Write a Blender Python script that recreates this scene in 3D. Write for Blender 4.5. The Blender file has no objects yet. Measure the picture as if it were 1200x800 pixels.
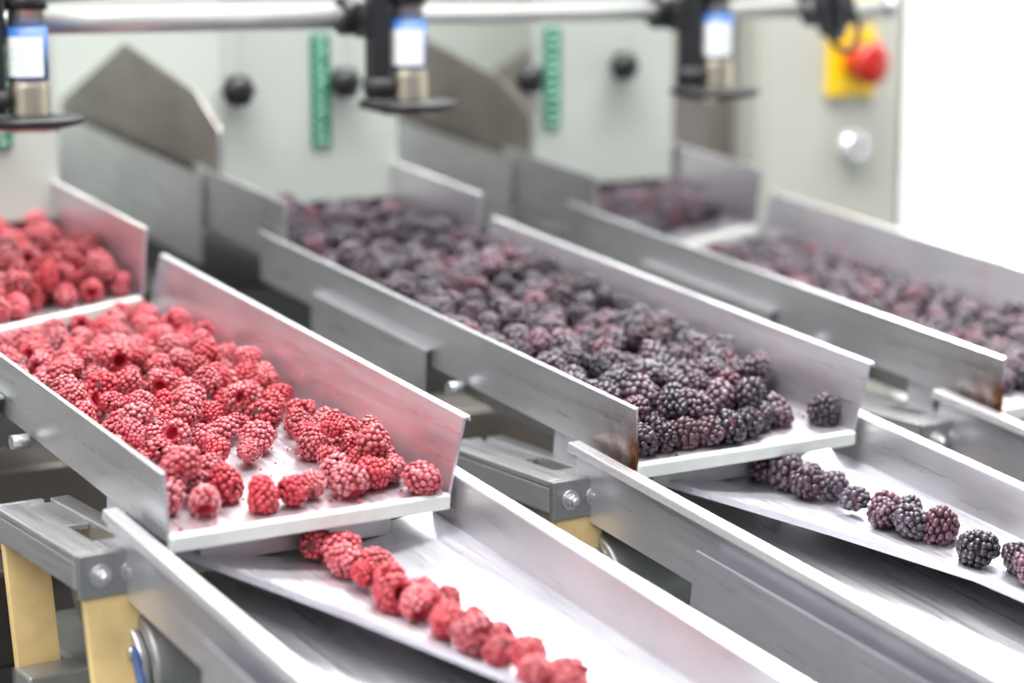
import bpy, bmesh, math, random
import numpy as np
from mathutils import Vector, Matrix, Euler
random.seed(7)
scene=bpy.context.scene
COL=bpy.context.collection
P=0.345            # pitch between channels (m)
E1=math.radians(6.2)   # slope of vibratory trays
E2=math.radians(7.5)   # slope of discharge chutes

# ------------------------------------------------------------------ materials
def mat(name):
    m=bpy.data.materials.new(name); m.use_nodes=True
    nt=m.node_tree; b=nt.nodes['Principled BSDF']
    return m,nt,b
def simple(name,col,rough=.5,metal=0,noise=.0,nscale=20,bump=0.0,coat=0):
    m,nt,b=mat(name)
    b.inputs['Roughness'].default_value=rough
    b.inputs['Metallic'].default_value=metal
    if coat: b.inputs['Coat Weight'].default_value=coat
    tc=nt.nodes.new('ShaderNodeTexCoord')
    n=nt.nodes.new('ShaderNodeTexNoise'); n.inputs['Scale'].default_value=nscale; n.inputs['Detail'].default_value=5
    nt.links.new(tc.outputs['Object'],n.inputs['Vector'])
    r=nt.nodes.new('ShaderNodeValToRGB')
    r.color_ramp.elements[0].position=.3; r.color_ramp.elements[1].position=.7
    r.color_ramp.elements[0].color=(*[c*(1-noise) for c in col],1)
    r.color_ramp.elements[1].color=(*[min(1,c*(1+noise*.5)) for c in col],1)
    nt.links.new(n.outputs['Fac'],r.inputs['Fac']); nt.links.new(r.outputs['Color'],b.inputs['Base Color'])
    if bump:
        bp=nt.nodes.new('ShaderNodeBump'); bp.inputs['Strength'].default_value=bump; bp.inputs['Distance'].default_value=.001
        nt.links.new(n.outputs['Fac'],bp.inputs['Height']); nt.links.new(bp.outputs['Normal'],b.inputs['Normal'])
    return m
def steel(name,col=(.72,.72,.74),rough=.32,stain=0.0,scale=(60,3,60),blot=.12,metal=.92,juice=0):
    m,nt,b=mat(name); L=nt.links.new
    b.inputs['Metallic'].default_value=metal
    tc=nt.nodes.new('ShaderNodeTexCoord')
    mp=nt.nodes.new('ShaderNodeMapping'); mp.inputs['Scale'].default_value=scale
    L(tc.outputs['Object'],mp.inputs['Vector'])
    n=nt.nodes.new('ShaderNodeTexNoise'); n.inputs['Scale'].default_value=4; n.inputs['Detail'].default_value=6
    L(mp.outputs['Vector'],n.inputs['Vector'])
    n2=nt.nodes.new('ShaderNodeTexNoise'); n2.inputs['Scale'].default_value=14; n2.inputs['Detail'].default_value=4
    L(tc.outputs['Object'],n2.inputs['Vector'])
    mx=nt.nodes.new('ShaderNodeMix'); mx.data_type='RGBA'
    mx.inputs[6].default_value=(*[c*(1-blot*1.6) for c in col],1); mx.inputs[7].default_value=(*[min(1,c*(1+blot)) for c in col],1)
    L(n2.outputs['Fac'],mx.inputs[0])
    mr=nt.nodes.new('ShaderNodeMapRange'); mr.inputs[1].default_value=.3; mr.inputs[2].default_value=.7
    mr.inputs[3].default_value=rough-.06; mr.inputs[4].default_value=rough+.10
    L(n.outputs['Fac'],mr.inputs[0]); L(mr.outputs[0],b.inputs['Roughness'])
    last=mx.outputs[2]
    if juice:
        n4=nt.nodes.new('ShaderNodeTexNoise'); n4.inputs['Scale'].default_value=28; n4.inputs['Detail'].default_value=7; L(tc.outputs['Object'],n4.inputs['Vector'])
        j=nt.nodes.new('ShaderNodeMapRange'); j.inputs[1].default_value=.48; j.inputs[2].default_value=.75; j.inputs[3].default_value=0; j.inputs[4].default_value=juice
        L(n4.outputs['Fac'],j.inputs[0])
        m4=nt.nodes.new('ShaderNodeMix'); m4.data_type='RGBA'; L(j.outputs[0],m4.inputs[0]); L(last,m4.inputs[6]); m4.inputs[7].default_value=(.55,.16,.22,1)
        last=m4.outputs[2]
    if stain:
        sp=nt.nodes.new('ShaderNodeSeparateXYZ'); L(tc.outputs['Object'],sp.inputs[0])
        g=nt.nodes.new('ShaderNodeMapRange'); g.inputs[1].default_value=.0; g.inputs[2].default_value=.075; g.inputs[3].default_value=1; g.inputs[4].default_value=0
        L(sp.outputs['Y'],g.inputs[0])
        h=nt.nodes.new('ShaderNodeMapRange'); h.inputs[1].default_value=.0; h.inputs[2].default_value=.04; h.inputs[3].default_value=1; h.inputs[4].default_value=.15
        L(sp.outputs['Z'],h.inputs[0])
        k=nt.nodes.new('ShaderNodeMath'); k.operation='MULTIPLY'; L(g.outputs[0],k.inputs[0]); L(h.outputs[0],k.inputs[1])
        n3=nt.nodes.new('ShaderNodeTexNoise'); n3.inputs['Scale'].default_value=60; n3.inputs['Detail'].default_value=6; L(tc.outputs['Object'],n3.inputs['Vector'])
        k2=nt.nodes.new('ShaderNodeMath'); k2.operation='MULTIPLY'; L(k.outputs[0],k2.inputs[0]); L(n3.outputs['Fac'],k2.inputs[1])
        k3=nt.nodes.new('ShaderNodeMath'); k3.operation='MULTIPLY'; k3.use_clamp=True; L(k2.outputs[0],k3.inputs[0]); k3.inputs[1].default_value=2.6*stain
        m2=nt.nodes.new('ShaderNodeMix'); m2.data_type='RGBA'; L(k3.outputs[0],m2.inputs[0]); L(last,m2.inputs[6]); m2.inputs[7].default_value=(.17,.065,.025,1)
        last=m2.outputs[2]
    L(last,b.inputs['Base Color'])
    bp=nt.nodes.new('ShaderNodeBump'); bp.inputs['Strength'].default_value=.02; bp.inputs['Distance'].default_value=.0004
    L(n.outputs['Fac'],bp.inputs['Height']); L(bp.outputs['Normal'],b.inputs['Normal'])
    return m
def berry_mat(name,cols,frost,frostamt,rough,crev_shade=.35,sheen=.08,sss=0):
    m,nt,b=mat(name); L=nt.links.new
    oi=nt.nodes.new('ShaderNodeObjectInfo')
    r=nt.nodes.new('ShaderNodeValToRGB'); cr=r.color_ramp
    cr.elements[0].color=(*cols[0],1); cr.elements[0].position=0
    cr.elements[1].color=(*cols[-1],1); cr.elements[1].position=1
    for i,c in enumerate(cols[1:-1]):
        e=cr.elements.new((i+1)/(len(cols)-1)); e.color=(*c,1)
    L(oi.outputs['Random'],r.inputs['Fac'])
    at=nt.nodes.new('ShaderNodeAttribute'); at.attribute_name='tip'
    tc=nt.nodes.new('ShaderNodeTexCoord')
    n=nt.nodes.new('ShaderNodeTexNoise'); n.inputs['Scale'].default_value=150; n.inputs['Detail'].default_value=5; n.inputs['Roughness'].default_value=.7
    av=nt.nodes.new('ShaderNodeVectorMath'); av.operation='ADD'
    L(tc.outputs['Object'],av.inputs[0]); L(oi.outputs['Location'],av.inputs[1]); L(av.outputs[0],n.inputs['Vector'])
    cv=nt.nodes.new('ShaderNodeMapRange'); cv.inputs[1].default_value=.1; cv.inputs[2].default_value=.8; cv.inputs[3].default_value=crev_shade; cv.inputs[4].default_value=1  # shade between drupelets is darkened into the skin colour
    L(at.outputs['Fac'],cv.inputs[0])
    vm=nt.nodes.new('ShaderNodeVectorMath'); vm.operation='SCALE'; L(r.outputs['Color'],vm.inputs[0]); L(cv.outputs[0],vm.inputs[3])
    wn=nt.nodes.new('ShaderNodeTexWhiteNoise'); wn.noise_dimensions='3D'; L(oi.outputs['Location'],wn.inputs['Vector'])
    wr=nt.nodes.new('ShaderNodeMapRange'); wr.inputs[3].default_value=.15; wr.inputs[4].default_value=1.35; L(wn.outputs['Value'],wr.inputs[0])
    mr=nt.nodes.new('ShaderNodeMapRange'); mr.inputs[1].default_value=.36; mr.inputs[2].default_value=.64; mr.inputs[3].default_value=frostamt*.12; mr.inputs[4].default_value=frostamt
    L(n.outputs['Fac'],mr.inputs[0])
    tp=nt.nodes.new('ShaderNodeMapRange'); tp.inputs[1].default_value=.2; tp.inputs[2].default_value=.95; tp.inputs[3].default_value=.2; tp.inputs[4].default_value=1
    L(at.outputs['Fac'],tp.inputs[0])
    a=nt.nodes.new('ShaderNodeMath'); a.operation='MULTIPLY'; L(mr.outputs[0],a.inputs[0]); L(tp.outputs[0],a.inputs[1])
    a2=nt.nodes.new('ShaderNodeMath'); a2.operation='MULTIPLY'; a2.use_clamp=True; L(a.outputs[0],a2.inputs[0]); L(wr.outputs[0],a2.inputs[1])
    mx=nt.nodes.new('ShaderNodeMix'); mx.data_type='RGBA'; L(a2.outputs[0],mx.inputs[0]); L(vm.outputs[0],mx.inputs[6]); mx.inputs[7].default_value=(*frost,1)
    L(mx.outputs[2],b.inputs['Base Color'])
    b.inputs['Roughness'].default_value=rough
    b.inputs['Sheen Weight'].default_value=sheen
    b.inputs['Sheen Tint'].default_value=(*frost,1)
    if sss:
        b.inputs['Subsurface Weight'].default_value=sss; b.inputs['Subsurface Radius'].default_value=(1,.25,.2); b.inputs['Subsurface Scale'].default_value=.003
    bp=nt.nodes.new('ShaderNodeBump'); bp.inputs['Strength'].default_value=.35; bp.inputs['Distance'].default_value=.0005
    L(n.outputs['Fac'],bp.inputs['Height']); L(bp.outputs['Normal'],b.inputs['Normal'])
    return m

M_steel=steel('stainless_steel',(.66,.66,.68),.30,metal=.78,blot=.16)
M_pan=steel('pan_steel',(.58,.58,.60),.30,metal=.9,blot=.16)
M_tray=steel('tray_steel',(.72,.70,.75),.31,metal=.86,juice=.25,blot=.14)
M_rust=steel('tray_steel_stained',(.67,.67,.70),.32,stain=1.0,metal=.76,blot=.16)
M_chute=steel('chute_steel',(.75,.74,.80),.31,metal=.8,blot=.14)
M_dark=steel('weathered_steel',(.31,.28,.255),.40,blot=.3,metal=.75)
M_cast=steel('cast_metal',(.42,.42,.41),.42,blot=.3,scale=(20,20,20),metal=.8)
M_flange=steel('edge_highlight_steel',(.95,.94,.99),.24,blot=.04,metal=.75)  # near-white colour puts lamp highlights into the rim edges
M_lip=simple('white_lip_plastic',(.70,.74,.69),.35,0,.08,60)
M_panel=simple('painted_panel',(.46,.50,.455),.45,.0,.06,6)
M_back=simple('painted_back_panel',(.50,.54,.50),.5,0,.06,4)
M_cab=simple('cabinet_paint',(.50,.51,.45),.4,0,.04,5)
M_spring=simple('glass_fibre_spring',(.78,.57,.26),.5,0,.15,40)
M_black=simple('black_plastic',(.010,.010,.013),.4,0,.3,30)
M_rubber=simple('dark_rubber',(.025,.025,.03),.6,0,.3,30)
M_recess=simple('dark_recess_shade',(.035,.03,.028),.6,0,.2,10)  # near-black colour stands in for shade inside the hopper recesses
M_green=simple('green_label',(.01,.20,.11),.5,0,.1,50)
M_gmark=simple('green_label_marks',(.62,.85,.72),.5,0,.1,50)
M_white=simple('white_label',(.85,.87,.86),.5,0,.04,50)
M_blue=simple('blue_label',(.03,.12,.38),.45,0,.1,50)
M_yellow=simple('yellow_plate',(.92,.60,.008),.4,0,.06,30)
M_red=simple('red_knob',(.48,.015,.008),.35,0,.1,30,coat=.3)
M_brass=steel('brushed_nickel',(.55,.50,.40),.35)
M_pipe=simple('grey_pipe',(.58,.59,.58),.3,.35,.08,8)
M_wall=simple('wall_paint',(.88,.89,.87),.6,0,.03,2)
M_floor=simple('floor_epoxy',(.08,.105,.09),.45,0,.2,3)
M_cable=simple('blue_cable',(.03,.08,.22),.45,0,.1,30)
M_rasp=berry_mat('raspberry_skin',[(.27,.003,.010),(.47,.008,.022),(.34,.005,.014),(.53,.015,.034),(.30,.004,.012),(.49,.010,.025)],(.87,.54,.59),.42,.38,crev_shade=.5,sss=.2,sheen=.05)
M_rin=simple('raspberry_inside',(.42,.02,.04),.6,0,.2,200)
M_blk=berry_mat('blackberry_skin',[(.007,.003,.008),(.015,.005,.012),(.009,.004,.011),(.035,.006,.015),(.010,.0045,.013),(.10,.010,.026),(.008,.004,.010)],(.48,.40,.50),.31,.28,crev_shade=.5,sheen=.015)
M_calyx=simple('berry_core_end',(.10,.02,.03),.7,0,.3,200)

# ------------------------------------------------------------------ helpers
def empty(name,loc=(0,0,0),rot=(0,0,0)):
    o=bpy.data.objects.new(name,None); o.empty_display_size=.02
    COL.objects.link(o); o.location=loc; o.rotation_euler=rot
    return o
def mk(name,verts,faces,m,parent=None,solid=0,bevel=0,smooth=False,off=0):
    me=bpy.data.meshes.new(name); me.from_pydata([tuple(v) for v in verts],[],faces); me.update()
    o=bpy.data.objects.new(name,me); COL.objects.link(o); me.materials.append(m)
    if parent: o.parent=parent
    if smooth:
        for p in me.polygons: p.use_smooth=True
    if solid:
        s=o.modifiers.new('s','SOLIDIFY'); s.thickness=solid; s.offset=off
    if bevel:
        b=o.modifiers.new('b','BEVEL'); b.width=bevel; b.segments=2; b.limit_method='ANGLE'
    return o
def box(name,x0,x1,y0,y1,z0,z1,m,parent=None,bevel=.001):
    v=[(x,y,z) for x in (x0,x1) for y in (y0,y1) for z in (z0,z1)]
    f=[(0,1,3,2),(4,6,7,5),(0,4,5,1),(2,3,7,6),(0,2,6,4),(1,5,7,3)]
    return mk(name,v,f,m,parent,bevel=bevel)
def extr(name,prof,s0,s1,m,parent=None,thick=.0016,bevel=0,n=1):
    f0=s0 if callable(s0) else (lambda x:s0); f1=s1 if callable(s1) else (lambda x:s1)
    v=[];F=[]
    for x,h in prof:
        v.append((x,f0(x),h)); v.append((x,f1(x),h))
    for i in range(len(prof)-1): F.append((2*i,2*i+1,2*i+3,2*i+2))
    return mk(name,v,F,m,parent,solid=thick,bevel=bevel)
def cyl(name,p0,p1,r,m,parent=None,r2=None,seg=28,bevel=0):
    p0=Vector(p0);p1=Vector(p1); d=p1-p0
    bm=bmesh.new(); bmesh.ops.create_cone(bm,cap_ends=True,segments=seg,radius1=r,radius2=r if r2 is None else r2,depth=d.length)
    q=d.to_track_quat('Z','Y').to_matrix().to_4x4()
    bmesh.ops.transform(bm,matrix=Matrix.Translation((p0+p1)/2)@q,verts=bm.verts)
    me=bpy.data.meshes.new(name); bm.to_mesh(me); bm.free()
    for p in me.polygons: p.use_smooth=len(p.vertices)==4
    o=bpy.data.objects.new(name,me); COL.objects.link(o); me.materials.append(m)
    if parent: o.parent=parent
    if bevel:
        b=o.modifiers.new('b','BEVEL'); b.width=bevel; b.segments=2; b.limit_method='ANGLE'
    return o
def lathe(name,prof,m,parent,loc,axis='Z',seg=32,a0=0,a1=2*math.pi):
    v=[];F=[]; full=abs(a1-a0-2*math.pi)<1e-6
    cnt=seg if full else seg+1
    for r,z in prof:
        for k in range(cnt):
            a=a0+(a1-a0)*k/seg
            if axis=='Z': v.append((r*math.cos(a)+loc[0],r*math.sin(a)+loc[1],z+loc[2]))
            else: v.append((r*math.cos(a)+loc[0],-z+loc[1],r*math.sin(a)+loc[2]))
    for i in range(len(prof)-1):
        for k in range(seg):
            k2=(k+1)%cnt; F.append((i*cnt+k,i*cnt+k2,(i+1)*cnt+k2,(i+1)*cnt+k))
    return mk(name,v,F,m,parent,smooth=True)
def tube(name,pts,r,m,parent):
    cu=bpy.data.curves.new(name,'CURVE'); cu.dimensions='3D'; sp=cu.splines.new('NURBS'); sp.points.add(len(pts)-1)
    for i,p in enumerate(pts): sp.points[i].co=(*p,1)
    sp.use_endpoint_u=True; sp.order_u=min(4,len(pts)); cu.bevel_depth=r; cu.bevel_resolution=3; cu.materials.append(m)
    o=bpy.data.objects.new(name,cu); COL.objects.link(o); o.parent=parent
    return o
def hexbolt(name,loc,r,parent,axis=(0,-1,0)):
    a=Vector(axis); l=Vector(loc)
    cyl(name+'_washer',l,l+a*.0012,r*1.45,M_steel,parent,seg=24)
    cyl(name,l+a*.0012,l+a*.006,r,M_steel,parent,seg=6,bevel=.0004)
    cyl(name+'_dome',l+a*.006,l+a*.0085,r*.75,M_steel,parent,r2=r*.3,seg=18)

# ------------------------------------------------------------------ vibratory trays
FRONT={0:.475,1:.515,2:.535}
for c in range(3):
    dx=c*P; s0=FRONT[c]
    T=empty('vibratory_tray',(dx,0,1.0),(E1,0,0))
    xl=-.194; xr=.001
    back=s0+.06
    mk('floor_plate',[(xl,0,0),(xr,0,0),(xr,back,0),(xl,back,0)],[(0,1,2,3)],M_tray,T,solid=.0016,off=-1)
    box('front_lip',xl,xr,-.003,.004,-.0095,.0006,M_lip,T,bevel=.0012)
    extr('side_wall_right',[(xr,-.002),(xr+.001,.004),(xr+.009,.050)],0,s0,M_tray,T,thick=.002)
    extr('edge_flange_right',[(xr+.0085,.0500),(xr+.0125,.0508),(xr+.0130,.0480)],0,s0,M_flange,T,thick=.0014)
    extr('side_wall_left',[(xl,-.004),(xl-.0005,.004),(xl-.004,.040)],0,s0+.055,M_rust if c else M_steel,T,thick=.002)
    extr('edge_flange_left',[(xl-.0040,.0400),(xl-.0043,.0408)],0,s0+.055,M_flange,T,thick=.0024)
    extr('stiffener_plate',[(xl-.002,-.026),(xl-.007,-.027),(xl-.0085,.010),(xl-.003,.0105)],.27,.46,M_steel,T,thick=.0018)
    box('under_rib',xl+.03,xr-.03,.02,.45,-.03,-.012,M_cast,T)
    for k,yy in enumerate((.08,.34)):
        box('cross_rib_%d'%(k+1),xl+.006,xr-.006,yy,yy+.03,-.035,-.003,M_steel,T)
    cyl('side_stud',(xl-.004,.222,-.006),(xl-.016,.222,-.006),.005,M_steel,T,seg=16)
    # feeder
    Fd=empty('infeed_trough',(dx,0,1.0),(E1,0,0))
    fl=xl+.007; fr=xr-.007
    fline=lambda x,s0=s0,fr=fr: s0+(x-fr)*.38
    mk('floor_plate',[(fl,fline(fl),.015),(fr,fline(fr),.015),(fr,1.06,.015),(fl,1.06,.015)],[(0,1,2,3)],M_tray,Fd,solid=.002,off=-1)
    a=Vector((fl,fline(fl),0)); b=Vector((fr,fline(fr),0))
    mk('front_lip',[(a.x,a.y-.003,.0165),(b.x,b.y-.003,.0165),(b.x,b.y-.003,.007),(a.x,a.y-.003,.007),(a.x,a.y+.007,.0165),(b.x,b.y+.007,.0165),(b.x,b.y+.007,.007),(a.x,a.y+.007,.007)],
       [(0,3,2,1),(0,1,5,4),(4,5,6,7),(3,7,6,2),(0,4,7,3),(1,2,6,5)],M_lip,Fd,bevel=.001)
    extr('side_wall_right',[(fr,.014),(fr+.001,.02),(fr+.003,.072)],s0,1.06,M_tray,Fd,thick=.002)
    extr('side_wall_left',[(fl,.014),(fl-.001,.02),(fl-.004,.071)],s0+.02,.72,M_steel,Fd,thick=.002)
    extr('side_wall_left_rear',[(fl-.006,-.02),(fl-.007,.064)],.70,1.06,M_steel,Fd,thick=.002)
    extr('edge_flange_left',[(fl-.002,.0715),(fl-.006,.072)],s0+.02,.72,M_flange,Fd,thick=.0014)
    extr('edge_flange_right',[(fr+.001,.0725),(fr+.005,.073)],s0,1.06,M_flange,Fd,thick=.0014)

    # ---------------- discharge chute
    D=empty('discharge_chute',(dx,0,1.0),(E2,0,0))
    g=.0 if c==0 else .022
    yb=-.72
    extr('side_wall_right',[(.009,-.050),(.009,.009)],yb,.03,M_steel,D,thick=.0022)
    extr('edge_flange_right',[(.008,.0095),(.017,.0102),(.0175,.005)],yb,.03,M_flange,D,thick=.002,bevel=.0006)
    extr('side_wall_left',[(-.204,-.052),(-.204,-.001)],yb,.055,M_chute,D,thick=.0022)
    extr('edge_flange_left',[(-.203,-.0005),(-.212,-.0005),(-.2125,-.006)],yb,.057,M_flange,D,thick=.002,bevel=.0006)
    extr('side_skirt',[(-.2155,-.022),(-.2155,-.125)],yb,-.098,M_chute,D,thick=.002)
    mk('lower_pan',[(-.204,.05,-.050),(.009,.05,-.050),(.009,yb,-.050),(-.204,yb,-.050)],[(0,1,2,3)],M_pan,D,solid=.0015)
    rows=[.035,-.03,-.098,-.2,-.3,-.45,yb]
    lefte=[-.172,-.145,-.118,-.082,-.07,-.065,-.06]
    groove=[-.088,-.083,-.076,-.062,-.052,-.045,-.04]
    v=[];F=[]
    for s,le,gr in zip(rows,lefte,groove):
        le+=g*.7; gr+=g*(1 if s>-.05 else 1.35)
        gr=min(gr,-.022)
        v+= [(le-.001,s,-.0285),(le,s,-.0245),(gr,s,-.036),(gr+.012,s,-.0355),((gr+.012+.008)/2+.004,s,-.030),(.0085,s,-.024)]
    for i in range(len(rows)-1):
        for k in range(5): F.append((i*6+k,i*6+k+1,i*6+6+k+1,i*6+6+k))
    mk('folded_guide_sheet',v,F,M_chute,D,solid=.0014)

    # ---------------- vibratory drive with leaf-spring brackets
    B=empty('vibratory_drive_unit',(dx,0,0)); G=B
    x0=-.236
    box('front_crossbar',x0,-.182,.040,.0458,.957,.985,M_cast,B)
    box('front_crossbar_top',x0+.0225,-.1965,.0462,.072,.981,.9846,M_steel,B)
    box('side_arm',x0,x0+.022,.0462,.1855,.9805,.985,M_steel,B)
    box('side_arm_web',x0,x0+.003,.0462,.1855,.962,.980,M_steel,B)
    box('rear_tab',x0,x0+.035,.186,.191,.955,.985,M_steel,B)
    box('inner_arm',-.196,-.182,.0462,.190,.968,.9848,M_steel,B)
    box('tie_plate',x0+.0225,-.1965,.12,.1855,.979,.983,M_steel,B)
    for k,bx in enumerate((-.222,-.202)): hexbolt('bolt_%d'%(k+1),(bx,.040,.971),.0048,B)
    def spring(nm,xa,xb,y,z0,z1,lean,t=.007):
        vv=[(xa,y,z1),(xb,y,z1),(xb,y+t,z1),(xa,y+t,z1),(xa,y-lean,z0),(xb,y-lean,z0),(xb,y+t-lean,z0),(xa,y+t-lean,z0)]
        mk(nm,vv,[(0,1,2,3),(4,7,6,5),(0,4,5,1),(1,5,6,2),(2,6,7,3),(3,7,4,0)],M_spring,B,bevel=.0008)
    spring('leaf_spring_front',x0+.004,-.195,.0465,.84,.978,.03)
    spring('leaf_spring_rear',x0+.002,x0+.032,.179,.84,.978,.03)
    for k,(yy,xa) in enumerate(((.04,x0),(.172,x0-.002))):
        box('lower_clamp_%d'%(k+1),xa,xa+.042,yy-.045,yy-.017,.850,.884,M_cast,B,bevel=.002)
        hexbolt('clamp_bolt_%da'%(k+1),(xa+.012,yy-.045,.872),.0042,B); hexbolt('clamp_bolt_%db'%(k+1),(xa+.030,yy-.045,.860),.0042,B)
    box('rear_crossbar',x0+.01,-.18,.36,.366,.985,1.010,M_cast,B)
    spring('leaf_spring_back',x0+.03,-.180,.3665,.86,1.000,.03)
    cyl('coil_housing',(-.20,.05,.905),(-.03,.05,.905),.040,M_cast,G,bevel=.004)
    cyl('end_cap',(-.206,.05,.905),(-.20,.05,.905),.033,M_steel,G,bevel=.002)
    cyl('end_hub',(-.211,.05,.905),(-.206,.05,.905),.014,M_dark,G,bevel=.002)
    box('base_block',-.19,-.03,.0,.30,.80,.872,M_cast,G,bevel=.006)
    box('mount_web',-.185,-.175,.03,.16,.87,.965,M_cast,G,bevel=.002)
    cyl('rear_coil',(-.16,.22,.91),(-.05,.22,.91),.035,M_dark,G,bevel=.003)
    cyl('adjuster_stud',(-.225,.30,.90),(-.225,.30,.99),.006,M_steel,G)
    for z in (.93,.95,.965): cyl('adjuster_nut',(-.225,.30,z),(-.225,.30,z+.008),.010,M_steel,G,seg=6)
    box('isolator_block',-.24,-.20,.22,.27,.86,.93,M_recess,G,bevel=.004)
    for k in range(6):
        an=k*math.pi/3+.3; cyl('cap_bolt_%d'%(k+1),(-.2095,.05+.026*math.cos(an),.905+.026*math.sin(an)),(-.206,.05+.026*math.cos(an),.905+.026*math.sin(an)),.0035,M_steel,G,seg=6)
    tube('power_cable',[(-.205,.03,.925),(-.22,-.01,.91),(-.215,-.04,.89),(-.19,-.05,.87),(-.16,-.02,.84)],.0025,M_cable,G)

# machine base frame
FR=empty('machine_base_frame')
box('beam_front',-.9,.80,.02,.10,.76,.80,M_steel,FR,bevel=.003)
box('beam_mid',-.9,.80,.24,.31,.74,.80,M_dark,FR,bevel=.003)
box('beam_rear',-.9,.80,.50,.58,.86,.93,M_dark,FR,bevel=.003)
box('deck_plate',-.9,.80,-.05,1.05,.735,.742,M_recess,FR)
for k,x in enumerate((-.85,-.27,.075,.42,.75)):
    box('post_%d'%(k+1),x,x+.04,.03,.07,0,.76,M_steel,FR,bevel=.003)
    box('rail_%d'%(k+1),x,x+.04,-.3,.6,.70,.735,M_steel,FR,bevel=.003)
    box('rear_post_%d'%(k+1),x,x+.04,.95,.99,0,.86,M_steel,FR,bevel=.003)

# ------------------------------------------------------------------ hopper housing
H=empty('hopper_housing')
box('back_panel',-1.0,.80,1.08,1.10,.80,1.75,M_back,H,bevel=0)
for c in range(3):
    x0=-.183+c*P; x1=.002+c*P-(.012 if c==2 else 0)
    box('front_panel_%d'%(c+1),x0,x1,.664,.668,1.112,1.75,M_panel,H,bevel=.0005)
    box('chute_inner_baffle_%d'%(c+1),x0+.004,x1-.004,.80,.81,1.085,1.17,M_recess,H,bevel=0)  # near-black sheet, colours in the shaded gap under the panel
    for k,xx in enumerate((x0,x1-.002)):
        mk('hopper_cheek_%d%s'%(c+1,'ab'[k]),[(xx,.669,1.115),(xx,.669,1.182),(xx,.722,1.216),(xx,.886,1.256),(xx,1.064,1.189),(xx,1.064,1.13)],[(0,1,2,3,4,5)],M_dark,H,solid=.002)
    extr('cheek_rim_%d'%(c+1),[(x0-.002,1.116),(x0-.002,1.182)],.664,.668,M_steel,H,thick=.002)
box('rear_shelf',-1.0,.80,.69,1.08,1.03,1.035,M_recess,H,bevel=0)  # shade behind the panels is put into its near-black colour
box('end_column',.694,.822,.74,.86,.75,1.75,M_dark,H,bevel=.003)
# knobs
kn=[(-.173,1.22),(-.062,1.223),(.172,1.22),(.283,1.224),(.492,1.221),(.607,1.231)]
for i,(x,z) in enumerate(kn):
    K=empty('clamp_knob')
    lathe('grip',[(0,.026),(.006,.0258),(.011,.023),(.0145,.017),(.0145,.010),(.011,.005),(.006,.003),(.006,-.002)],M_black,K,(x,.664,z),'Y')
    for a in range(6):
        an=a*math.pi/3; cyl('lobe_%d'%(a+1),(x+.0115*math.cos(an),.658,z+.0115*math.sin(an)),(x+.0115*math.cos(an),.644,z+.0115*math.sin(an)),.0035,M_black,K,seg=12,bevel=.001)
    tube('hanging_wire',[(x+.003,.655,z),(x+.003,.652,z+.05),(x+.002,.65,1.40)],.0008,M_steel,K)
for x,z0,z1 in ((-.050,1.176,1.262),(.263,1.164,1.269),(.526,1.171,1.271)):
    S=empty('green_level_label')
    box('label_strip',x-.0095,x+.0095,.6615,.6638,z0,z1,M_green,S,bevel=0)
    n=11
    for k in range(n):
        zz=z0+.006+(z1-z0-.012)*k/(n-1)
        box('mark_%d'%(k+1),x-.004,x+.005-(k%3)*.002,.6608,.6615,zz-.0015,zz+.0015,M_gmark,S,bevel=0)

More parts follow.
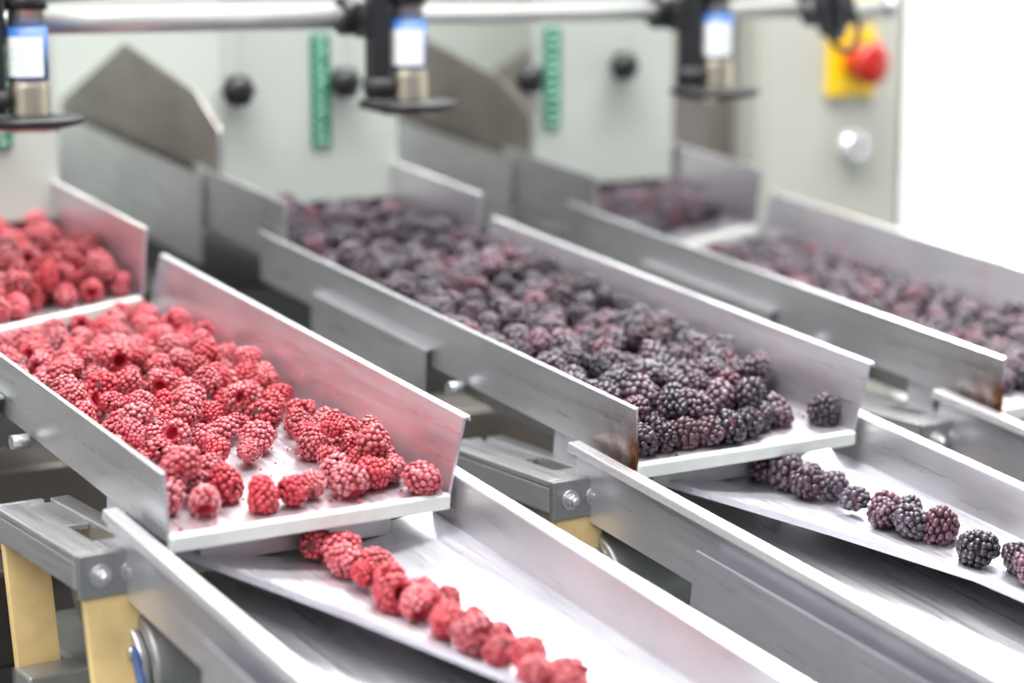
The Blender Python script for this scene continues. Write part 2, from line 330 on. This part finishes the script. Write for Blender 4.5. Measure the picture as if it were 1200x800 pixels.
# ------------------------------------------------------------------ sensor rail
RL=empty('sensor_rail')
cyl('rail_pipe',(-.9,.515,1.290),(.838,.515,1.290),.0080,M_pipe,RL)
cyl('rail_sleeve_1',(-.068,.515,1.290),(.20,.515,1.290),.0108,M_pipe,RL)
cyl('rail_end_cap',(.836,.515,1.290),(.846,.515,1.290),.0105,M_steel,RL)
tube('rail_cable',[(-.9,.53,1.31),(-.4,.53,1.298),(-.05,.53,1.305),(.1,.53,1.318),(.3,.53,1.303),(.5,.53,1.316),(.75,.53,1.305)],.003,M_rubber,RL)
for x in (-.092,.252,.590):
    S=empty('level_sensor',(x,.48,0))
    lathe('lower_flange_disc',[(0,1.2085),(.030,1.2085),(.0435,1.212),(.0435,1.2165),(.030,1.2175),(.02,1.219),(0,1.219)],M_black,S,(0,0,0))
    cyl('skirt_ring',(0,0,1.206),(0,0,1.212),.024,M_brass,S)
    lathe('threaded_body',[(.0165,1.212)]+[(.0165+(.0008 if k%2 else 0),1.2185+k*.0011) for k in range(20)]+[(.0160,1.2415),(.0160,1.247)],M_brass,S,(0,0,0))
    cyl('blue_wrap',(0,0,1.2455),(0,0,1.287),.0164,M_blue,S)
    lathe('white_label_field',[(.01665,1.2485),(.01665,1.2795)],M_white,S,(0,0,0),a0=math.radians(-190),a1=math.radians(-62),seg=24)
    for k in range(3):
        lathe('label_rule_%d'%(k+1),[(.0168,1.2565+k*.006),(.0168,1.2577+k*.006)],M_gmark,S,(0,0,0),a0=math.radians(-160),a1=math.radians(-90),seg=16)
    cyl('upper_body',(0,0,1.287),(0,0,1.34),.0140,M_brass,S)
    cyl('top_collar',(0,0,1.30),(0,0,1.312),.017,M_black,S)
    box('clamp_block',-.042,-.017,-.004,.022,1.272,1.302,M_black,S,bevel=.003)
    box('clamp_post',-.038,-.020,-.008,.010,1.217,1.33,M_black,S,bevel=.003)
    cyl('post_collar',(-.029,0,1.225),(-.029,0,1.238),.0135,M_rubber,S)
    cyl('post_base',(-.029,0,1.214),(-.029,0,1.220),.016,M_rubber,S)
    cyl('rail_clamp',(-.048,.035,1.290),(-.012,.035,1.290),.0165,M_black,S,bevel=.002)
    cyl('rail_clamp_2',(-.024,.035,1.290),(-.016,.035,1.290),.0185,M_rubber,S,bevel=.002)
    tube('sensor_lead',[(0,0,1.335),(0,.0,1.37),(-.03,.03,1.38),(-.06,.05,1.33),(-.10,.05,1.31)],.003,M_black,S)
J=RL
cyl('clamp_ring',(.735,.515,1.290),(.765,.515,1.290),.018,M_black,J,bevel=.002)
cyl('clamp_ring_2',(.772,.515,1.290),(.780,.515,1.290),.021,M_rubber,J,bevel=.002)
box('junction_body',.742,.760,.49,.51,1.262,1.33,M_black,J,bevel=.004)
tube('loop_cable',[(.75,.49,1.30),(.765,.475,1.285),(.764,.47,1.262),(.748,.47,1.245),(.730,.475,1.255),(.727,.48,1.28),(.725,.49,1.33)],.0035,M_black,J)
tube('loop_cable_2',[(.70,.50,1.31),(.72,.48,1.27),(.745,.475,1.255),(.755,.48,1.268),(.75,.49,1.31)],.0028,M_rubber,J)

# ------------------------------------------------------------------ control cabinet
CB=empty('control_cabinet')
box('cabinet_body',.826,1.045,.701,1.05,.0,1.75,M_cab,CB,bevel=.004)
box('door_gasket',1.0335,1.0375,.698,.7015,.10,1.75,M_cast,CB,bevel=0)
box('door_panel',.834,1.031,.6965,.7015,.12,1.74,M_cab,CB,bevel=.002)
E=empty('emergency_isolator_switch')
box('yellow_plate',.915,.987,.690,.6963,1.186,1.262,M_yellow,E,bevel=.003)
lathe('red_knob',[(0,.040),(.017,.0395),(.0232,.036),(.024,.028),(.0215,.018),(.0155,.012),(.0155,0)],M_red,E,(.952,.690,1.224),'Y',40)
box('knob_grip',.9485,.9555,.6455,.655,1.206,1.242,M_red,E,bevel=.002)
E2o=empty('warning_plate')
box('plate',.919,.983,.690,.6963,1.277,1.34,M_yellow,E2o,bevel=.003)
K2=empty('key_switch')
lathe('bezel',[(.0,.010),(.006,.010),(.0065,.013),(.014,.0125),(.0178,.008),(.0185,0)],M_flange,K2,(.957,.6963,1.129),'Y',36)
box('key_slot',.9558,.9582,.6825,.687,1.124,1.134,M_black,K2,bevel=0)

# ------------------------------------------------------------------ room
box('floor',-3,4,-3,3.2,-.05,0,M_floor,bevel=0)
box('wall_back',-3,4,2.4,2.5,0,3.2,M_wall,bevel=0)
box('wall_right',3.2,3.3,-3,2.4,0,3.2,M_wall,bevel=0)
box('wall_left',-3.0,-2.9,-3,2.4,0,3.2,M_wall,bevel=0)

# ------------------------------------------------------------------ berries
def ico(sub):
    bm=bmesh.new(); bmesh.ops.create_icosphere(bm,subdivisions=sub,radius=1)
    v=np.array([x.co[:] for x in bm.verts]); f=[[q.index for q in p.verts] for p in bm.faces]; bm.free(); return v,f
IV,IF=ico(2)
IV1,IF1=ico(1)
def berry_mesh(name,mats,R,Lh,n,dr,seed,hollow=True,cone=.18,jit=.13,bend=0):
    rnd=random.Random(seed); V=[];F=[];MI=[];TIP=[]
    def prof(z):
        return math.sqrt(max(0,1-z*z))**.85*(1+cone*z)/(1+cone*.35)
    zmax=.80 if hollow else .97
    seg=20; pr=[]
    for i in range(9):
        z=-.97+(zmax+.9)*i/8; pr.append((prof(z)*R*.86,z*Lh*.92))
    if hollow:
        rr=prof(zmax)*R
        pr+=[(rr*.62,zmax*Lh*.98),(rr*.52,zmax*Lh*.7),(rr*.42,.25*Lh),(rr*.25,0*Lh),(0.0001,-.05*Lh)]
    else: pr+=[(0.0001,Lh*.93)]
    for r,z in pr:
        for k in range(seg): V.append((r*math.cos(2*math.pi*k/seg),r*math.sin(2*math.pi*k/seg),z)); TIP.append(.1)
    for i in range(len(pr)-1):
        for k in range(seg):
            k2=(k+1)%seg; F.append([i*seg+k,i*seg+k2,(i+1)*seg+k2,(i+1)*seg+k]); MI.append(1 if hollow and i>=8 else 0)
    ga=math.pi*(3-math.sqrt(5))
    for i in range(n):
        z=-.985+(zmax+.985)*(i+.5)/n
        a=i*ga+rnd.uniform(-.15,.15); r=prof(z)
        if hollow and z>zmax-.10: r*=.93
        c=np.array([r*R*math.cos(a)*.86,r*R*math.sin(a)*.86,z*Lh*.88])*(1+rnd.uniform(-.035,.035))
        s=dr*(1+rnd.uniform(-jit,jit)); o=c/np.array([R,R,Lh]); o=o/max(1e-6,np.linalg.norm(o))
        base=len(V); vv=IV*s+c
        V+= [tuple(q) for q in vv]; F+=[[base+j for j in f] for f in IF]; MI+=[0]*len(IF)
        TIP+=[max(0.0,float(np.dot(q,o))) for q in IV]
    if not hollow:
        for k in range(5):
            a=k*2*math.pi/5
            base=len(V); V+=[(0,0,Lh*.95),(R*.22*math.cos(a-.4),R*.22*math.sin(a-.4),Lh*.99),(R*.4*math.cos(a),R*.4*math.sin(a),Lh*.96),(R*.22*math.cos(a+.4),R*.22*math.sin(a+.4),Lh*.99)]
            TIP+=[0]*4
            F.append([base,base+1,base+2,base+3]); MI.append(1)
    sc=np.array([1+rnd.uniform(-.1,.1),1+rnd.uniform(-.1,.1),1])
    ph=[rnd.uniform(0,6.28) for _ in range(3)]
    out=[]
    for v in V:
        an=math.atan2(v[1],v[0]); k=1+.05*math.sin(2*an+ph[0]+v[2]/Lh)+.03*math.sin(3*an+ph[1])
        out.append((v[0]*sc[0]*k+bend*(v[2]/Lh)**2*R,v[1]*sc[1]*k,v[2]*(1+.05*math.sin(an+ph[2]))))
    V=out
    me=bpy.data.meshes.new(name); me.from_pydata(V,[],F); me.update()
    for m in mats: me.materials.append(m)
    me.polygons.foreach_set('material_index',MI); me.polygons.foreach_set('use_smooth',[True]*len(me.polygons))
    at=me.attributes.new('tip','FLOAT','POINT'); at.data.foreach_set('value',TIP)
    return me
nR=7
RM=[berry_mesh('raspberry_%d'%i,[M_rasp,M_rin if i in(0,2,5) else M_calyx],.0100+.0003*(i%3),.0104+.0008*(i%4),[92,84,100,88,80,86,96][i],[.00195,.0021,.00185,.0020,.0022,.0020,.0019][i],i,i in (0,2,5),[.22,.12,.16,.28,.05,.2,.34][i],.2,[0,.10,-.08,.14,.03,.08,-.12][i]) for i in range(nR)]
BM=[berry_mesh('blackberry_%d'%i,[M_blk,M_calyx],.0094+.0004*(i%3),.0108+.0009*(i%3),[60,50,66,44,56,48][i],[.00262,.0029,.0025,.0031,.0027,.003][i],10+i,False,.04*i,.24,[0,.1,-.08,.05,.13,-.1][i]) for i in range(6)]

def settle(cands_n,gen,maxh,D,pre=(),seed=0,K=12,floor=.0098):
    rnd=random.Random(seed); pts=[tuple(p) for p in pre]; A=np.zeros((6000,3)); n=len(pts)
    for i,p in enumerate(pts): A[i]=p
    for _ in range(cands_n):
        best=None
        for _k in range(K):
            x,y=gen(rnd)
            if n:
                d2=(A[:n,0]-x)**2+(A[:n,1]-y)**2; mk_=d2<D*D
                h=max(floor,float(np.max(A[:n,2][mk_]+np.sqrt(D*D-d2[mk_]))) if mk_.any() else floor)
            else: h=floor
            if best is None or h<best[2]: best=(x,y,h)
        lim=maxh(best[0],best[1])
        if best[2]<=lim:
            A[n]=best; n+=1
    return A[:n].copy()
def place(parent,pts,meshes,name,seed,scl=(.82,1.14),lay=.65):
    rnd=random.Random(seed)
    for i,p in enumerate(pts):
        o=bpy.data.objects.new('%s_%d'%(name,i+1),rnd.choice(meshes)); COL.objects.link(o); o.parent=parent
        o.location=(p[0]+rnd.uniform(-.0012,.0012),p[1]+rnd.uniform(-.0012,.0012),p[2])
        tilt=rnd.uniform(45,130) if rnd.random()<lay else rnd.uniform(0,180)
        e=Euler((math.radians(tilt),0,rnd.uniform(0,6.283)),'XYZ').to_matrix()@Euler((0,0,rnd.uniform(0,6.283))).to_matrix()
        o.rotation_euler=e.to_euler(); s=rnd.uniform(*scl); o.scale=(s*rnd.uniform(.93,1.07),s,s*rnd.uniform(.86,1.14))
# loose drupelets / crumbs left on the sheets
def crumbs(name,parent,pts,m,seed):
    rnd=random.Random(seed); V=[];F=[]
    for x,y,z in pts:
        s=rnd.uniform(.0007,.0016); b=len(V)
        V+=[(q[0]*s*rnd.uniform(.8,1.2)+x,q[1]*s+y,q[2]*s*.8+z+s*.6) for q in IV1]; F+=[[b+j for j in f] for f in IF1]
    mk(name,V,F,m,parent,smooth=True)
rc=random.Random(5)
M_crumb=simple('loose_drupelet',(.38,.01,.03),.35,0,.3,300)
M_crumb2=simple('loose_dark_drupelet',(.05,.008,.02),.3,0,.3,300)

Dp=.0196
front=[(-.014,.010),(-.040,.030),(-.060,.022),(-.022,.034),(-.057,.045),(-.035,.052),(-.016,.058),(-.050,.070),(-.030,.078),(-.014,.082),(-.046,.094),(-.027,.103),(-.012,.108),(-.040,.118),(-.024,.128),(-.033,.145),(-.014,.135),
 (-.082,.027),(-.1005,.022),(-.121,.022),(-.136,.046),(-.159,.028),(-.178,.040),(-.152,.055),(-.091,.100),(-.172,.064),(-.112,.108),(-.132,.082),(-.150,.078),(-.020,.165)]
pre=[(x,y,.0098) for x,y in front]
def bnd(x):
    xs=[-.19,-.15,-.13,-.07,-.045,-.02,0]; ys=[.055,.075,.095,.125,.165,.185,.19]
    return float(np.interp(x,xs,ys))
def under(x,s0): return s0+(x+.006)*.38-.014
def gen1(r):
    while True:
        x=r.uniform(-.184,-.009); y=r.uniform(.05,.50)
        if bnd(x)<y<under(x,FRONT[0]): return x,y
def mh1(x,y):
    d=y-bnd(x); b=under(x,FRONT[0])-y
    return .0105+ (0 if (d<.03 or b<.06) else (.0125 if b>.12 else .007))
pts=settle(420,gen1,mh1,Dp,pre,1)
N1=empty('raspberry_pile_on_tray',(0,0,1.0),(E1,0,0)); place(N1,pts,RM,'raspberry',3)
top=[(-.030,.045,.026),(-.041,.084,.026),(-.022,.068,.026),(-.165,.052,.026)]
place(N1,top,RM,'raspberry_upper',5)
crumbs('loose_drupelets',N1,[(rc.uniform(-.185,-.008),rc.uniform(.001,.13),0.0004) for _ in range(45)],M_crumb,1)
def genf(s0):
    def g(r):
        while True:
            x=r.uniform(-.176,-.016); y=r.uniform(.35,.79)
            if y>s0+(x+.006)*.38+.016: return x,y
    return g
pts=settle(340,genf(.475),lambda x,y:.026+(0.014 if y>.475+(x+.006)*.38+.028 else .002),Dp,(),2,floor=.0248)
N=empty('raspberry_pile_in_infeed',(0,0,1.0),(E1,0,0)); place(N,pts,RM,'raspberry',4)
# tray 2 blackberries
pre=[(x-P,y,.0096) for x,y in ((.302,.036),(.337,.026),(.262,.024),(.243,.018),(.224,.017),(.205,.020),(.186,.018),(.168,.020),(.282,.032))]
def gen2(s0):
    def g(r):
        while True:
            x=r.uniform(-.184,-.009); y=r.uniform(.015,.56)
            if float(np.interp(x,[-.19,-.06,-.045,-.02,0],[.02,.035,.055,.085,.105]))<y<under(x,s0): return x,y
    return g
def mh2(x,y): return .011+(0 if y<.035 else .015)+(0.004 if y>.08 else 0)+max(0,min(.008,(y-.25)*.06))
Db=.0186
pts=settle(850,gen2(.515),mh2,Db,pre,3,floor=.0096)
N=empty('blackberry_pile_on_tray',(P,0,1.0),(E1,0,0)); place(N,pts,BM,'blackberry',6)
crumbs('loose_drupelets',N,[(rc.uniform(-.185,-.008),rc.uniform(.001,.09),0.0004) for _ in range(40)],M_crumb2,2)
pts=settle(300,genf(.515),lambda x,y:.026+.012,Db,(),4,floor=.0246)
N=empty('blackberry_pile_in_infeed',(P,0,1.0),(E1,0,0)); place(N,pts,BM,'blackberry',7)
# tray 3: thin layer
pts=settle(420,gen2(.515),lambda x,y:.0105+(0 if (y<.03 or math.sin(x*60+y*25)>.4) else .006),Db,(),5,floor=.0096)
N=empty('blackberry_pile_on_tray',(2*P,0,1.0),(E1,0,0)); place(N,pts,BM,'blackberry',8)
pts=settle(240,genf(.565),lambda x,y:.0255+.004,Db,(),6,floor=.0246)
N=empty('blackberry_pile_in_infeed',(2*P,0,1.0),(E1,0,0)); place(N,pts,BM,'blackberry',9)
# rows in chutes
hh=-.0355+.0120
r1=[(-.089,.008),(-.078,-.004),(-.086,-.022),(-.072,-.034),(-.085,-.044),(-.077,-.062),(-.084,-.080),(-.066,-.086),(-.078,-.099),(-.064,-.108),(-.074,-.126),(-.060,-.136),(-.072,-.150),(-.058,-.160),(-.070,-.175),(-.057,-.188),(-.066,-.207),(-.052,-.218),(-.062,-.240)]
N=empty('raspberry_row_in_chute',(0,0,1.0),(E2,0,0)); place(N,[(x,y,hh) for x,y in r1],RM,'raspberry',11)
r2=[(.276,.016),(.295,.008),(.280,-.003),(.297,-.012),(.284,-.022),(.299,-.034),(.296,-.062),(.309,-.080),(.297,-.090),(.314,-.097),(.304,-.110),(.317,-.124),(.312,-.165),(.325,-.190),(.318,-.209)]
N=empty('blackberry_row_in_chute',(P,0,1.0),(E2,0,0)); place(N,[(x-P,y,hh) for x,y in r2],BM,'blackberry',12,scl=(.94,1.16))
r3=[(-.06+.001*k,-.02*k) for k in range(8)]
N=empty('blackberry_row_in_chute',(2*P,0,1.0),(E2,0,0)); place(N,[(x,y,hh) for x,y in r3],BM,'blackberry',13)

# ------------------------------------------------------------------ light
w=bpy.data.worlds.new('world'); scene.world=w; w.use_nodes=True
nt=w.node_tree; bg=nt.nodes['Background']; L=nt.links.new
tc=nt.nodes.new('ShaderNodeTexCoord'); sp=nt.nodes.new('ShaderNodeSeparateXYZ'); L(tc.outputs['Generated'],sp.inputs[0])
r=nt.nodes.new('ShaderNodeValToRGB'); cr=r.color_ramp
cr.elements[0].position=0; cr.elements[0].color=(.06,.065,.07,1)
cr.elements[1].position=1; cr.elements[1].color=(.88,.89,.93,1)
e=cr.elements.new(.40); e.color=(.22,.23,.26,1); e=cr.elements.new(.5); e.color=(.68,.69,.77,1); e=cr.elements.new(.65); e.color=(.80,.82,.89,1)
mr=nt.nodes.new('ShaderNodeMapRange'); mr.inputs[1].default_value=-1; mr.inputs[2].default_value=1
L(sp.outputs['Z'],mr.inputs[0]); L(mr.outputs[0],r.inputs['Fac']); L(r.outputs['Color'],bg.inputs['Color'])
bg.inputs['Strength'].default_value=.88
def area(name,loc,rot,sx,sy,en,col=(1,1,1)):
    l=bpy.data.lights.new(name,'AREA'); l.shape='RECTANGLE'; l.size=sx; l.size_y=sy; l.energy=en; l.color=col
    o=bpy.data.objects.new(name,l); COL.objects.link(o); o.location=loc; o.rotation_euler=rot
area('added_overhead_a',(.2,.1,3.0),(0,0,0),2.6,.4,115,(1,.99,.97))  # added lamp, no fixture in view; gives highlights and direction
area('added_overhead_b',(1.7,1.5,3.0),(0,0,0),1.6,1.2,140,(1,1,1))  # second unseen lamp, added for highlights on the steel
area('added_overhead_c',(-1.6,-1.0,2.8),(math.radians(-30),math.radians(-35),0),1.2,1.2,45,(1,.99,.98))  # tilted unseen lamp, added for more directional light

# ------------------------------------------------------------------ camera
th=math.radians(10); ph=math.radians(32.9)
cam=bpy.data.cameras.new('camera'); co=bpy.data.objects.new('camera',cam); COL.objects.link(co)
co.location=(-.705,-1.166,1.340)
co.rotation_euler=(math.radians(80),0,-ph)
cam.sensor_width=36; cam.lens=76.5; cam.clip_start=.05
cam.dof.use_dof=True; cam.dof.focus_distance=1.45; cam.dof.aperture_fstop=2.8
scene.camera=co
scene.view_settings.view_transform='Standard'
scene.view_settings.exposure=.03
